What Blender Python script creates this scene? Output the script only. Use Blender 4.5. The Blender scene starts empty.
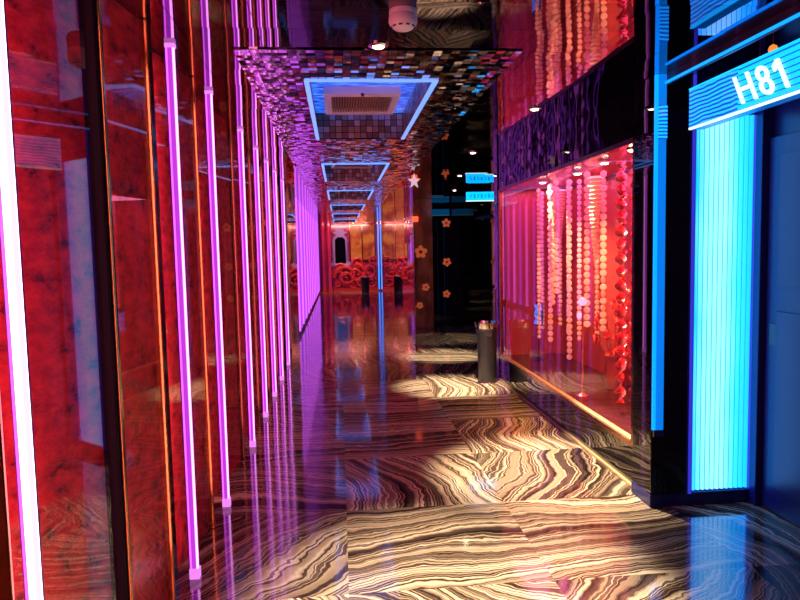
import bpy, bmesh, math, random
from mathutils import Vector, Matrix
random.seed(7)
sc = bpy.context.scene
COL = sc.collection
PI = math.pi
H = 2.406          # ceiling height
XL, XR = -0.705, 1.771

# ------------------------------------------------------------------ materials
def newmat(name):
    m = bpy.data.materials.new(name); m.use_nodes = True
    nt = m.node_tree
    return m, nt, nt.nodes['Principled BSDF']

def pbr(name, col, rough=.5, metal=0., ior=1.5, spec=.5, coat=0.):
    m, nt, b = newmat(name)
    b.inputs['Base Color'].default_value = (*col, 1)
    b.inputs['Roughness'].default_value = rough
    b.inputs['Metallic'].default_value = metal
    b.inputs['IOR'].default_value = ior
    b.inputs['Specular IOR Level'].default_value = spec
    b.inputs['Coat Weight'].default_value = coat
    b.inputs['Coat Roughness'].default_value = .04
    return m

def emis(name, col, strength, rough=.25):
    m, nt, b = newmat(name)
    b.inputs['Base Color'].default_value = (.02, .02, .02, 1)
    b.inputs['Roughness'].default_value = rough
    b.inputs['Emission Color'].default_value = (*col, 1)
    b.inputs['Emission Strength'].default_value = strength
    return m

def N(nt, t, **kw):
    n = nt.nodes.new(t)
    for k, v in kw.items(): setattr(n, k, v)
    return n

def math_n(nt, op, a, b=None):
    n = N(nt, 'ShaderNodeMath', operation=op)
    for i, v in enumerate((a, b)):
        if v is None: continue
        if isinstance(v, (int, float)): n.inputs[i].default_value = v
        else: nt.links.new(v, n.inputs[i])
    return n.outputs[0]

def vmath(nt, op, a, b=None):
    n = N(nt, 'ShaderNodeVectorMath', operation=op)
    for i, v in enumerate((a, b)):
        if v is None: continue
        if isinstance(v, (tuple, list)): n.inputs[i].default_value = v
        else: nt.links.new(v, n.inputs[i])
    return n

def wpos(nt):
    return N(nt, 'ShaderNodeNewGeometry').outputs['Position']

def ramp(nt, fac, stops, interp='LINEAR'):
    r = N(nt, 'ShaderNodeValToRGB'); cr = r.color_ramp; cr.interpolation = interp
    while len(cr.elements) < len(stops): cr.elements.new(.5)
    for e, (p, c) in zip(cr.elements, stops):
        e.position = p; e.color = (*c, 1)
    nt.links.new(fac, r.inputs[0])
    return r.outputs[0]

def tile_ids(nt, sx, sy, axes=('X', 'Y')):
    """cell id vector and in-cell coordinates of a square grid on the world position"""
    s = N(nt, 'ShaderNodeSeparateXYZ'); nt.links.new(wpos(nt), s.inputs[0])
    u = math_n(nt, 'DIVIDE', s.outputs[axes[0]], sx); v = math_n(nt, 'DIVIDE', s.outputs[axes[1]], sy)
    fu = math_n(nt, 'FLOOR', u); fv = math_n(nt, 'FLOOR', v)
    c = N(nt, 'ShaderNodeCombineXYZ'); nt.links.new(fu, c.inputs[0]); nt.links.new(fv, c.inputs[1])
    return c.outputs[0], math_n(nt, 'FRACT', u), math_n(nt, 'FRACT', v)

def tilt_normal(nt, ids, amount):
    w = N(nt, 'ShaderNodeTexWhiteNoise', noise_dimensions='3D'); nt.links.new(ids, w.inputs['Vector'])
    d = vmath(nt, 'SUBTRACT', w.outputs['Color'], (.5, .5, .5)).outputs[0]
    sc_ = N(nt, 'ShaderNodeVectorMath', operation='SCALE'); nt.links.new(d, sc_.inputs[0]); sc_.inputs['Scale'].default_value = amount
    g = N(nt, 'ShaderNodeNewGeometry')
    a = vmath(nt, 'ADD', g.outputs['Normal'], sc_.outputs[0]).outputs[0]
    return vmath(nt, 'NORMALIZE', a).outputs[0], w

def edge_mask(nt, fu, fv, gu, gv):
    """1 inside the tile, 0 in the joint"""
    a = math_n(nt, 'GREATER_THAN', fu, gu); b = math_n(nt, 'LESS_THAN', fu, 1 - gu)
    c = math_n(nt, 'GREATER_THAN', fv, gv); d = math_n(nt, 'LESS_THAN', fv, 1 - gv)
    return math_n(nt, 'MULTIPLY', math_n(nt, 'MULTIPLY', a, b), math_n(nt, 'MULTIPLY', c, d))

def mirror_tiles(name, sx, sy, tilt, stops, rough=.03, joint=.02, axes=('X', 'Y'), wav=0.):
    m, nt, b = newmat(name)
    ids, fu, fv = tile_ids(nt, sx, sy, axes)
    nrm, w = tilt_normal(nt, ids, tilt)
    if wav:
        nz = N(nt, 'ShaderNodeTexNoise'); nz.inputs['Scale'].default_value = 3.; nz.inputs['Detail'].default_value = 0
        nt.links.new(wpos(nt), nz.inputs['Vector'])
        d = vmath(nt, 'SUBTRACT', nz.outputs['Color'], (.5, .5, .5)).outputs[0]
        s = N(nt, 'ShaderNodeVectorMath', operation='SCALE'); nt.links.new(d, s.inputs[0]); s.inputs['Scale'].default_value = wav
        nrm = vmath(nt, 'NORMALIZE', vmath(nt, 'ADD', nrm, s.outputs[0]).outputs[0]).outputs[0]
    nt.links.new(nrm, b.inputs['Normal'])
    col = ramp(nt, w.outputs['Value'], stops, 'CONSTANT')
    mk = edge_mask(nt, fu, fv, joint, joint)
    mx = N(nt, 'ShaderNodeMix', data_type='RGBA'); nt.links.new(mk, mx.inputs[0])
    mx.inputs[6].default_value = (.02, .015, .02, 1); nt.links.new(col, mx.inputs[7])
    nt.links.new(mx.outputs[2], b.inputs['Base Color'])
    b.inputs['Metallic'].default_value = 1.; b.inputs['Roughness'].default_value = rough
    return m

def glass_mat(name, tint=(1, 1, 1), ior=1.5, gloss=(1, 1, 1), wav=0., wscale=4., boost=1.):
    m, nt, b = newmat(name); nt.nodes.remove(b)
    out = nt.nodes['Material Output']
    t = N(nt, 'ShaderNodeBsdfTransparent'); t.inputs[0].default_value = (*tint, 1)
    g = N(nt, 'ShaderNodeBsdfGlossy'); g.inputs[0].default_value = (*gloss, 1); g.inputs['Roughness'].default_value = .015
    f = N(nt, 'ShaderNodeFresnel'); f.inputs[0].default_value = ior
    if wav:
        nz = N(nt, 'ShaderNodeTexNoise'); nz.inputs['Scale'].default_value = wscale; nz.inputs['Detail'].default_value = 0
        nt.links.new(wpos(nt), nz.inputs['Vector'])
        bp = N(nt, 'ShaderNodeBump'); bp.inputs['Strength'].default_value = 1; bp.inputs['Distance'].default_value = wav
        nt.links.new(nz.outputs['Fac'], bp.inputs['Height']); nt.links.new(bp.outputs[0], g.inputs['Normal'])
    mx = N(nt, 'ShaderNodeMixShader')
    gb = N(nt, 'ShaderNodeNewGeometry').outputs['Backfacing']
    fr = math_n(nt, 'MULTIPLY', math_n(nt, 'MULTIPLY', f.outputs[0], boost), math_n(nt, 'SUBTRACT', 1., gb))
    nt.links.new(math_n(nt, 'MINIMUM', fr, 1.), mx.inputs[0]); nt.links.new(t.outputs[0], mx.inputs[1]); nt.links.new(g.outputs[0], mx.inputs[2])
    nt.links.new(mx.outputs[0], out.inputs[0])
    return m

def floor_mat():
    m, nt, b = newmat('zebra_marble')
    P = wpos(nt)
    ids, fu, fv = tile_ids(nt, .92, .92)
    w = N(nt, 'ShaderNodeTexWhiteNoise', noise_dimensions='3D'); nt.links.new(ids, w.inputs['Vector'])
    # every slab is turned and shifted on its own
    ang = math_n(nt, 'MULTIPLY', w.outputs['Value'], 6.28)
    off = N(nt, 'ShaderNodeVectorMath', operation='SCALE'); nt.links.new(w.outputs['Color'], off.inputs[0]); off.inputs['Scale'].default_value = 37.
    loc = vmath(nt, 'SUBTRACT', P, vmath(nt, 'MULTIPLY', ids, (.92, .92, 0)).outputs[0]).outputs[0]
    q = vmath(nt, 'ADD', loc, off.outputs[0]).outputs[0]
    nz = N(nt, 'ShaderNodeTexNoise'); nz.inputs['Scale'].default_value = 1.1; nz.inputs['Detail'].default_value = .8
    nz.inputs['Roughness'].default_value = .45
    nt.links.new(q, nz.inputs['Vector'])
    nz2 = N(nt, 'ShaderNodeTexNoise'); nz2.inputs['Scale'].default_value = 9.; nz2.inputs['Detail'].default_value = 2
    nt.links.new(q, nz2.inputs['Vector'])
    rot = N(nt, 'ShaderNodeVectorRotate', rotation_type='Z_AXIS'); nt.links.new(loc, rot.inputs['Vector']); nt.links.new(ang, rot.inputs['Angle'])
    sx = N(nt, 'ShaderNodeSeparateXYZ'); nt.links.new(rot.outputs[0], sx.inputs[0])
    u = math_n(nt, 'ADD', math_n(nt, 'MULTIPLY', sx.outputs['X'], .85), math_n(nt, 'MULTIPLY', nz.outputs['Fac'], .52))
    u = math_n(nt, 'ADD', u, math_n(nt, 'MULTIPLY', nz2.outputs['Fac'], .06))
    u = math_n(nt, 'ADD', u, math_n(nt, 'MULTIPLY', w.outputs['Value'], 11.))
    n1 = N(nt, 'ShaderNodeTexNoise', noise_dimensions='1D'); n1.inputs['Scale'].default_value = 11.; n1.inputs['Detail'].default_value = 2.
    nt.links.new(u, n1.inputs['W'])
    n2 = N(nt, 'ShaderNodeTexNoise', noise_dimensions='1D'); n2.inputs['Scale'].default_value = 50.; n2.inputs['Detail'].default_value = 1.
    nt.links.new(u, n2.inputs['W'])
    base = ramp(nt, n1.outputs['Fac'], [(.25, (.06, .035, .03)), (.34, (.14, .09, .07)), (.40, (.34, .24, .16)), (.50, (.52, .38, .25)), (.58, (.88, .74, .54)), (.64, (.44, .31, .20)), (.76, (.11, .07, .055))])
    vein = ramp(nt, n2.outputs['Fac'], [(.38, (.10, .07, .07)), (.44, (1, 1, 1)), (.58, (1, 1, 1)), (.63, (.14, .10, .09))])
    mx = N(nt, 'ShaderNodeMix', data_type='RGBA', blend_type='MULTIPLY'); mx.inputs[0].default_value = .9
    nt.links.new(base, mx.inputs[6]); nt.links.new(vein, mx.inputs[7])
    tone = math_n(nt, 'ADD', .44, math_n(nt, 'MULTIPLY', w.outputs['Value'], .42))
    tn = N(nt, 'ShaderNodeVectorMath', operation='SCALE'); nt.links.new(mx.outputs[2], tn.inputs[0]); nt.links.new(tone, tn.inputs['Scale'])
    nt.links.new(tn.outputs[0], b.inputs['Base Color'])
    b.inputs['Roughness'].default_value = .075
    b.inputs['IOR'].default_value = 2.0
    # slabs laid a hair out of true
    nrm, _ = tilt_normal(nt, ids, .006)
    nt.links.new(nrm, b.inputs['Normal'])
    return m

def fabric_mat():
    m, nt, b = newmat('red_fabric')
    P = wpos(nt)
    sq = vmath(nt, 'MULTIPLY', P, (15, 15, 24)).outputs[0]
    n = N(nt, 'ShaderNodeTexNoise'); n.inputs['Scale'].default_value = 1.; n.inputs['Detail'].default_value = 2; nt.links.new(sq, n.inputs['Vector'])
    n2 = N(nt, 'ShaderNodeTexNoise'); n2.inputs['Scale'].default_value = 5.; n2.inputs['Detail'].default_value = 3; nt.links.new(sq, n2.inputs['Vector'])
    f = math_n(nt, 'ADD', math_n(nt, 'MULTIPLY', n.outputs['Fac'], .75), math_n(nt, 'MULTIPLY', n2.outputs['Fac'], .3))
    c = ramp(nt, f, [(.36, (.14, .008, .02)), (.44, (.46, .016, .036)), (.53, (.62, .024, .045)), (.68, (.85, .045, .055))])
    nt.links.new(c, b.inputs['Base Color'])
    b.inputs['Roughness'].default_value = .6
    return m

def black_glass(name, col=(.006, .006, .008), wav=0., wscale=3., rough=.02, stretch=(1, 1, 1), ior=1.6):
    m, nt, b = newmat(name)
    b.inputs['Base Color'].default_value = (*col, 1); b.inputs['Roughness'].default_value = rough
    b.inputs['IOR'].default_value = ior
    if wav:
        nz = N(nt, 'ShaderNodeTexNoise'); nz.inputs['Scale'].default_value = wscale; nz.inputs['Detail'].default_value = 0.5
        nt.links.new(vmath(nt, 'MULTIPLY', wpos(nt), stretch).outputs[0], nz.inputs['Vector'])
        bp = N(nt, 'ShaderNodeBump'); bp.inputs['Strength'].default_value = 1; bp.inputs['Distance'].default_value = wav
        nt.links.new(nz.outputs['Fac'], bp.inputs['Height']); nt.links.new(bp.outputs[0], b.inputs['Normal'])
    return m

def streak_mat(name, a, c, scale, rough=.15, metal=.6):
    m, nt, b = newmat(name)
    nz = N(nt, 'ShaderNodeTexNoise'); nz.inputs['Scale'].default_value = 1; nz.inputs['Detail'].default_value = 3
    nt.links.new(vmath(nt, 'MULTIPLY', wpos(nt), scale).outputs[0], nz.inputs['Vector'])
    nt.links.new(ramp(nt, nz.outputs['Fac'], [(.38, a), (.62, c)]), b.inputs['Base Color'])
    b.inputs['Roughness'].default_value = rough; b.inputs['Metallic'].default_value = metal
    return m

M = {}
M['floor'] = floor_mat()
M['fabric'] = fabric_mat()
M['ceiling'] = mirror_tiles('black_mirror_tiles', .31, .31, .010, [(0, (.27, .20, .26)), (.4, (.22, .17, .23)), (.75, (.31, .23, .29))], .02, .006)
M['mosaic'] = mirror_tiles('mirror_mosaic', .042, .042, .24, [(0, (.02, .012, .02)), (.27, (.55, .42, .54)), (.6, (.92, .76, .90)), (.85, (.66, .44, .52))], .09, .06)
M['mosaic_side'] = mirror_tiles('mirror_mosaic_upright', .05, .05, .11, [(0, (.05, .03, .03)), (.25, (.50, .38, .36)), (.6, (.75, .62, .60))], .09, .06, ('Y', 'Z'))
M['dark_wall'] = pbr('dark_wall_paint', (.018, .012, .016), .6)
M['black_glass'] = black_glass('black_glass')
M['wavy_black'] = black_glass('wavy_black_glass', wav=.0025, wscale=6., stretch=(1, 1.0, 1.), ior=1.42)
M['wavy_post'] = black_glass('wavy_black_post_glass', wav=.006, wscale=7., ior=1.7)
M['post'] = pbr('dark_satin_post', (.010, .006, .012), .6, spec=.08)
M['brass'] = pbr('satin_brass', (.85, .58, .30), .42, .8)
M['gold'] = pbr('gold_trim', (.80, .42, .12), .16, 1.)
M['steel'] = pbr('polished_steel', (.72, .68, .64), .14, 1.)
M['bronze'] = pbr('bronze_frame', (.30, .13, .075), .2, 1.)
M['niche'] = pbr('dark_bronze_mirror', (.12, .05, .05), .12, 1.)
M['black_metal'] = pbr('black_metal', (.020, .018, .022), .35, 0., coat=.3)
M['white_plastic'] = pbr('white_plastic', (.92, .80, .86), .45)
M['slot'] = pbr('dark_slot', (.02, .01, .012), .6)
M['pane'] = glass_mat('clear_pane', (.96, .90, .92), 1.62)
M['shop_pane'] = glass_mat('shop_pane', (.97, .95, .96), 1.5, boost=.9)
M['mirror'] = pbr('mirror_silver', (.80, .74, .80), .015, 1.)
M['tint_mirror'] = mirror_tiles('rose_mirror_sheets', .6, .8, .012, [(0, (.52, .36, .46)), (.5, (.62, .43, .52))], .02, .006, ('Y', 'Z'))
# neon
M['neon_core'] = emis('neon_violet_core', (.68, .05, .90), .85)
M['neon_left'] = emis('neon_magenta_edge', (.92, .10, 1.0), 1.9)
M['neon_right'] = emis('neon_pale_edge', (1., .30, 1.0), 3.0)
M['neon_white'] = emis('neon_white_hot', (1., .72, 1.0), 5.)
M['neon_cap'] = emis('neon_cap_glow', (.95, .25, .95), 1.0)
M['acrylic'] = pbr('violet_acrylic', (.25, .03, .30), .12)
M['blue_neon'] = emis('blue_neon', (.03, .22, 1.0), 2.2)
M['cyan_strip'] = emis('cyan_strip', (.0, .22, 1.0), 2.2)
M['coffer_strip'] = emis('coffer_led', (.16, .30, 1.0), 1.5)
M['lens'] = emis('warm_lens', (1., .78, .50), 28.)
M['red_lamp'] = emis('red_lamp', (1., .10, .03), 1.6)
M['sign_blue'] = emis('sign_cyan', (.0, .36, 1.0), 2.1)
M['sign_white'] = emis('sign_white', (.75, 1., 1.), 1.25)
M['sign_gap'] = emis('sign_blue_line', (.0, .12, .55), .8)
M['exit_dark'] = pbr('sign_lettering_dark', (.0, .02, .10), .5)
M['violet_flute'] = emis('violet_flute', (.46, .07, 1.0), .95)
M['violet_bright'] = emis('violet_bright_flute', (.85, .13, 1.0), 1.3)
M['blue_wall'] = pbr('blue_black_door', (.012, .013, .13), .3)
M['amber'] = None
M['disc'] = pbr('pearl_disc', (.95, .52, .58), .22, 0., coat=.5)
M['foil'] = pbr('pink_foil', (.95, .25, .34), .22, .9)
M['cord'] = pbr('red_cord', (.4, .05, .08), .6)
M['cone'] = pbr('cream_crystal', (1., .72, .42), .2, 0., coat=.5)
M['showcase_red'] = pbr('showcase_red', (.48, .05, .085), .4, 0., coat=.4)
M['shelf_dark'] = pbr('shelf_dark_red', (.05, .01, .018), .2)
M['red_petal'] = pbr('red_petal', (.75, .03, .07), .4)
M['pink_glow'] = emis('pink_lamp', (1., .22, .35), 3.0)
M['led_blue'] = emis('blue_led_script', (.03, .2, 1.), 1.8)
M['scroll_red'] = pbr('red_lacquer', (.62, .03, .03), .16, 0., coat=.8)
M['column_red'] = pbr('red_column_lacquer', (.55, .03, .10), .2, 0., coat=.6)
M['violet_frame'] = pbr('lilac_frame', (.42, .34, .72), .3)
M['brown_stone'] = streak_mat('brown_stone', (.30, .12, .06), (.60, .25, .11), (6, 6, 2.5), .12, 0.)
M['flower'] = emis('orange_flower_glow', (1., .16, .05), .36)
M['flower_eye'] = pbr('flower_eye', (.10, .02, .01), .5)
def backlit_streak():
    m, nt, b = newmat('blue_streaked_backlit_glass')
    nz = N(nt, 'ShaderNodeTexNoise'); nz.inputs['Scale'].default_value = 1; nz.inputs['Detail'].default_value = 4
    nt.links.new(vmath(nt, 'MULTIPLY', wpos(nt), (9, 30, 5)).outputs[0], nz.inputs['Vector'])
    nt.links.new(ramp(nt, nz.outputs['Fac'], [(.36, (.0, .015, .30)), (.50, (.01, .10, .9)), (.64, (.10, .36, 1.))]), b.inputs['Emission Color'])
    b.inputs['Emission Strength'].default_value = 1.0
    b.inputs['Base Color'].default_value = (.02, .05, .2, 1); b.inputs['Roughness'].default_value = .2
    return m
M['coffer_blue'] = backlit_streak()
M['coffer_side'] = mirror_tiles('copper_mosaic', .05, .05, .05, [(0, (.30, .14, .09)), (.4, (.50, .26, .18)), (.7, (.65, .40, .34))], .35, .05, ('Y', 'Z'))
M['coffer_end'] = mirror_tiles('copper_mosaic_end', .05, .05, .05, [(0, (.30, .14, .09)), (.4, (.50, .26, .18)), (.7, (.65, .40, .34))], .35, .05, ('X', 'Z'))
M['vent_white'] = pbr('vent_white', (.85, .72, .86), .4)
M['vent_dark'] = pbr('vent_slot_brown', (.16, .08, .06), .6)
M['vent_fin'] = pbr('vent_fin_brown', (.42, .24, .22), .4)
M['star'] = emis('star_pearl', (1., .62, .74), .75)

def amber_mat():
    m, nt, b = newmat('amber_backlit_panel')
    nz = N(nt, 'ShaderNodeTexNoise'); nz.inputs['Scale'].default_value = 3.2; nz.inputs['Detail'].default_value = 3
    nt.links.new(wpos(nt), nz.inputs['Vector'])
    c = ramp(nt, nz.outputs['Fac'], [(.35, (.10, .008, .01)), (.48, (.75, .12, .02)), (.6, (1., .36, .05)), (.72, (.8, .1, .04))])
    nt.links.new(c, b.inputs['Emission Color']); b.inputs['Emission Strength'].default_value = .32
    b.inputs['Base Color'].default_value = (.3, .08, .02, 1); b.inputs['Roughness'].default_value = .2
    return m
M['amber'] = amber_mat()

def flute_mat():
    """backlit acrylic: the lamps behind it sit in the middle of the panel, each with its own tone"""
    m, nt, b = newmat('cyan_backlit_flute')
    s = N(nt, 'ShaderNodeSeparateXYZ'); nt.links.new(wpos(nt), s.inputs[0])
    u = math_n(nt, 'DIVIDE', math_n(nt, 'SUBTRACT', s.outputs['X'], 1.955), .355)
    nz = N(nt, 'ShaderNodeTexNoise'); nz.inputs['Scale'].default_value = 2.5; nt.links.new(wpos(nt), nz.inputs['Vector'])
    f = math_n(nt, 'ADD', u, math_n(nt, 'MULTIPLY', math_n(nt, 'SUBTRACT', nz.outputs['Fac'], .5), .2))
    c = ramp(nt, f, [(0., (.0, .24, 1.)), (.22, (.12, .42, 1.)), (.5, (.14, .44, 1.)), (.75, (.015, .33, 1.)), (1., (.0, .22, 1.))])
    nt.links.new(c, b.inputs['Emission Color']); b.inputs['Emission Strength'].default_value = 2.9
    b.inputs['Base Color'].default_value = (.02, .05, .08, 1); b.inputs['Roughness'].default_value = .25
    return m
M['flute'] = flute_mat()

# ------------------------------------------------------------------ mesh helpers
class MB:
    """collects shapes in world coordinates; build() links them as one mesh object"""
    def __init__(s): s.bm = bmesh.new()
    def box(s, x0, x1, y0, y1, z0, z1, bev=0.):
        t = bmesh.new()
        bmesh.ops.create_cube(t, size=1.)
        for v in t.verts:
            v.co = Vector(((x0 + x1) / 2 + v.co.x * (x1 - x0), (y0 + y1) / 2 + v.co.y * (y1 - y0), (z0 + z1) / 2 + v.co.z * (z1 - z0)))
        if bev: bmesh.ops.bevel(t, geom=t.edges[:], offset=bev, segments=2, profile=.5, affect='EDGES')
        s.merge(t); return s
    def merge(s, t):
        me = bpy.data.meshes.new('tmp'); t.to_mesh(me); t.free(); s.bm.from_mesh(me); bpy.data.meshes.remove(me)
    def prism(s, pts, z0, z1):
        """pts: xy outline, extruded up"""
        a = [s.bm.verts.new((x, y, z0)) for x, y in pts]; b = [s.bm.verts.new((x, y, z1)) for x, y in pts]
        n = len(pts)
        for i in range(n): s.bm.faces.new((a[i], a[(i + 1) % n], b[(i + 1) % n], b[i]))
        s.bm.faces.new(a[::-1]); s.bm.faces.new(b); return s
    def lathe(s, prof, cx, cy, seg=28):
        rings = []
        for r, z in prof:
            rings.append([s.bm.verts.new((cx + r * math.cos(2 * PI * k / seg), cy + r * math.sin(2 * PI * k / seg), z)) for k in range(seg)])
        for a, b in zip(rings, rings[1:]):
            for k in range(seg): s.bm.faces.new((a[k], a[(k + 1) % seg], b[(k + 1) % seg], b[k]))
        s.bm.faces.new(rings[0][::-1]); s.bm.faces.new(rings[-1]); return s
    def tube(s, pts, r, seg=8, taper=None):
        rings = []; up0 = Vector((0, 0, 1)); n = len(pts)
        for i, p in enumerate(pts):
            d = (Vector(pts[min(i + 1, n - 1)]) - Vector(pts[max(i - 1, 0)])).normalized()
            u = d.cross(up0) if abs(d.dot(up0)) < .95 else d.cross(Vector((0, 1, 0))); u.normalize(); w = d.cross(u)
            rr = r * (taper[i] if taper else 1)
            rings.append([s.bm.verts.new(Vector(p) + (u * math.cos(2 * PI * k / seg) + w * math.sin(2 * PI * k / seg)) * rr) for k in range(seg)])
        for a, b in zip(rings, rings[1:]):
            for k in range(seg): s.bm.faces.new((a[k], a[(k + 1) % seg], b[(k + 1) % seg], b[k]))
        s.bm.faces.new(rings[0][::-1]); s.bm.faces.new(rings[-1]); return s
    def outline(s, pts, origin, ax, ay, an, depth):
        """planar outline pts in (ax, ay), extruded along an"""
        o, ax, ay, an = map(Vector, (origin, ax, ay, an))
        a = [s.bm.verts.new(o + ax * x + ay * y) for x, y in pts]; b = [s.bm.verts.new(o + ax * x + ay * y + an * depth) for x, y in pts]
        n = len(pts)
        for i in range(n): s.bm.faces.new((a[i], a[(i + 1) % n], b[(i + 1) % n], b[i]))
        s.bm.faces.new(a[::-1]); s.bm.faces.new(b); return s
    def build(s, name, mat, parent=None, smooth=False, local=False):
        bmesh.ops.recalc_face_normals(s.bm, faces=s.bm.faces[:])
        me = bpy.data.meshes.new(name)
        if parent is not None and not local:
            o, p = Vector((0, 0, 0)), parent
            while p is not None: o += p.location; p = p.parent
            bmesh.ops.translate(s.bm, verts=s.bm.verts[:], vec=-o)
        s.bm.to_mesh(me); s.bm.free()
        if smooth:
            for p in me.polygons: p.use_smooth = True
            try: me.set_sharp_from_angle(angle=math.radians(40))
            except Exception: pass
        me.materials.append(mat)
        ob = bpy.data.objects.new(name, me); COL.objects.link(ob)
        if parent is not None: ob.parent = parent
        return ob

def tag(o, label, cat, group=None, kind=None):
    o['label'] = label; o['category'] = cat
    if group: o['group'] = group
    if kind: o['kind'] = kind
    return o
def thing(name, loc, label, cat, group=None):
    o = bpy.data.objects.new(name, None); o.empty_display_size = .1; COL.objects.link(o); o.location = loc
    return tag(o, label, cat, group)
def struct(name, mb, mat, label, cat, parent=None):
    o = mb.build(name, mat, parent)
    o['kind'] = 'structure'
    if parent is None: o['label'] = label; o['category'] = cat
    return o
ORD = ['first', 'second', 'third', 'fourth', 'fifth', 'sixth', 'seventh', 'eighth', 'ninth', 'tenth', 'eleventh', 'twelfth', 'thirteenth', 'fourteenth']

def area(name, loc, rot, sx, sy, col, e):
    L = bpy.data.lights.new(name, 'AREA'); L.shape = 'RECTANGLE'; L.size = sx; L.size_y = sy; L.color = col; L.energy = e
    o = bpy.data.objects.new(name, L); COL.objects.link(o); o.location = loc; o.rotation_euler = rot; return o

# ------------------------------------------------------------------ setting
YB, YE = -1.6, 24.0
struct('floor', MB().box(-1.2, 2.75, YB, YE + .2, -.1, 0), M['floor'], 'polished zebra marble floor of the corridor', 'floor')

coffers = [(3.58, 5.46), (7.02, 8.78), (10.2, 12.0), (13.5, 15.3), (16.8, 18.6), (20.1, 21.9)]
CX0, CX1 = -.155, .553
MX0, MX1 = -.45, .875
c = MB()
c.box(-1.2, MX0, YB, YE + .2, H, H + .06); c.box(MX1, 2.75, YB, YE + .2, H, H + .06); c.box(MX0, MX1, YB, 3.06, H, H + .06)
struct('ceiling', c, M['ceiling'], 'black mirror tile ceiling reflecting the corridor', 'ceiling')
c = MB()
c.box(MX0, CX0, 3.06, YE + .2, H - .006, H); c.box(CX1, MX1, 3.06, YE + .2, H - .006, H)
ys = 3.06
for a, b in coffers:
    c.box(CX0, CX1, ys, a, H - .006, H); ys = b
c.box(CX0, CX1, ys, YE + .2, H - .006, H)
struct('ceiling_mosaic', c, M['mosaic'], 'glittering mirror mosaic strip along the middle of the ceiling', 'ceiling')

struct('wall_left', MB().box(-1.2, -1.0, YB, 8.7, 0, H), M['dark_wall'], 'dark wall behind the red panels on the left', 'wall')
struct('wall_left_pier', MB().box(-1.2, -.66, 8.70, 10.36, 0, H), M['black_glass'], 'dark glossy pier between red panels and violet lights', 'wall')
struct('wall_left_far', MB().box(-1.2, -.805, 10.36, YE, 0, H), M['dark_wall'], 'dark wall behind the violet lights on the far left', 'wall')
struct('wall_back', MB().box(-1.2, 2.75, YB - .2, YB, 0, H), M['dark_wall'], 'dark wall closing the corridor behind the viewer', 'wall')
struct('wall_end', MB().box(-1.2, 2.75, YE, YE + .2, 0, H), M['column_red'], 'dark red wall at the far end of the corridor', 'wall')
w = MB(); w.box(XR, 2.75, YB, 1.85, 0, H); w.box(2.36, 2.75, 1.85, 3.56, 0, H)
struct('wall_right', w, M['blue_wall'], 'dark wall round the door under the cyan room number', 'wall')
struct('wall_right_far', MB().box(2.47, 2.75, 7.36, 12.2, 0, H), M['black_glass'], 'black glossy wall of the recess past the show window', 'wall')
struct('wall_right_mirror', MB().box(1.43, 2.75, 12.6, YE, 0, H), M['tint_mirror'], 'rose mirrored wall at the far right of the corridor', 'wall')

# ------------------------------------------------------------------ left: red panels, gold trims and neon tubes
# panel: start Y, end Y, back X at start, front X at end
bays = [(.35, 1.42, -.84, -.745), (1.56, 2.06, -.914, -.722), (2.13, 2.69, -.80, -.728), (3.05, 3.54, -.795, -.728), (3.90, 4.70, -.80, -.728),
        (5.08, 5.62, -.80, -.728), (5.98, 6.46, -.80, -.728), (6.82, 7.30, -.80, -.728), (7.66, 8.16, -.80, -.728)]
names_b = ['nearest broad red fabric panel left of the white-hot tube',
           'red fabric panel between the white-hot tube and the dark post, reflecting a blue streak',
           'red fabric panel just beyond the dark post',
           'red fabric panel beyond the first magenta tube past the dark post',
           'red fabric panel beyond the second magenta tube past the dark post',
           'red fabric panel beyond the third magenta tube past the dark post',
           'red fabric panel beyond the fourth magenta tube past the dark post',
           'red fabric panel beyond the fifth magenta tube past the dark post',
           'farthest red fabric panel, beyond the sixth magenta tube past the dark post']
for i, (y0, y1, xa, xb) in enumerate(bays):
    t = thing('wall_panel', (xa, (y0 + y1) / 2, 0), names_b[i], 'wall panel', 'red fabric wall panels behind glass')
    MB().prism([(xa - .02, y0), (xb - .02, y1), (-.99, y1), (-.99, y0)], .0, H - .002).build('fabric_board', M['fabric'], t)
    MB().prism([(xa, y0), (xb, y1), (xb - .008, y1), (xa - .008, y0)], .012, H - .004).build('glass_pane', M['pane'], t)
    if i == 1:
        MB().box(-.775, -.700, 2.062, 2.085, 0, H - .002, .003).build('dark_post', M['post'], t)
        MB().box(-.703, -.690, 2.085, 2.105, 0, H - .002, .003).build('gold_trim', M['gold'], t)
    else:
        MB().box(-.76, -.718, y1 + .001, y1 + .014, 0, H - .002, .003).build('gold_trim', M['gold'] if i < 4 else M['bronze'], t)
PANEL_FILL = [6.5, 5.5, 4.5, 1.8, 2.2, 1.5, 1.4, 1.3, 1.3]  # energy of the added fill light at each red panel
tubes = [1.495, 3.00, 3.853, 5.033, 5.935, 6.774, 7.615, 8.62]
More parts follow.
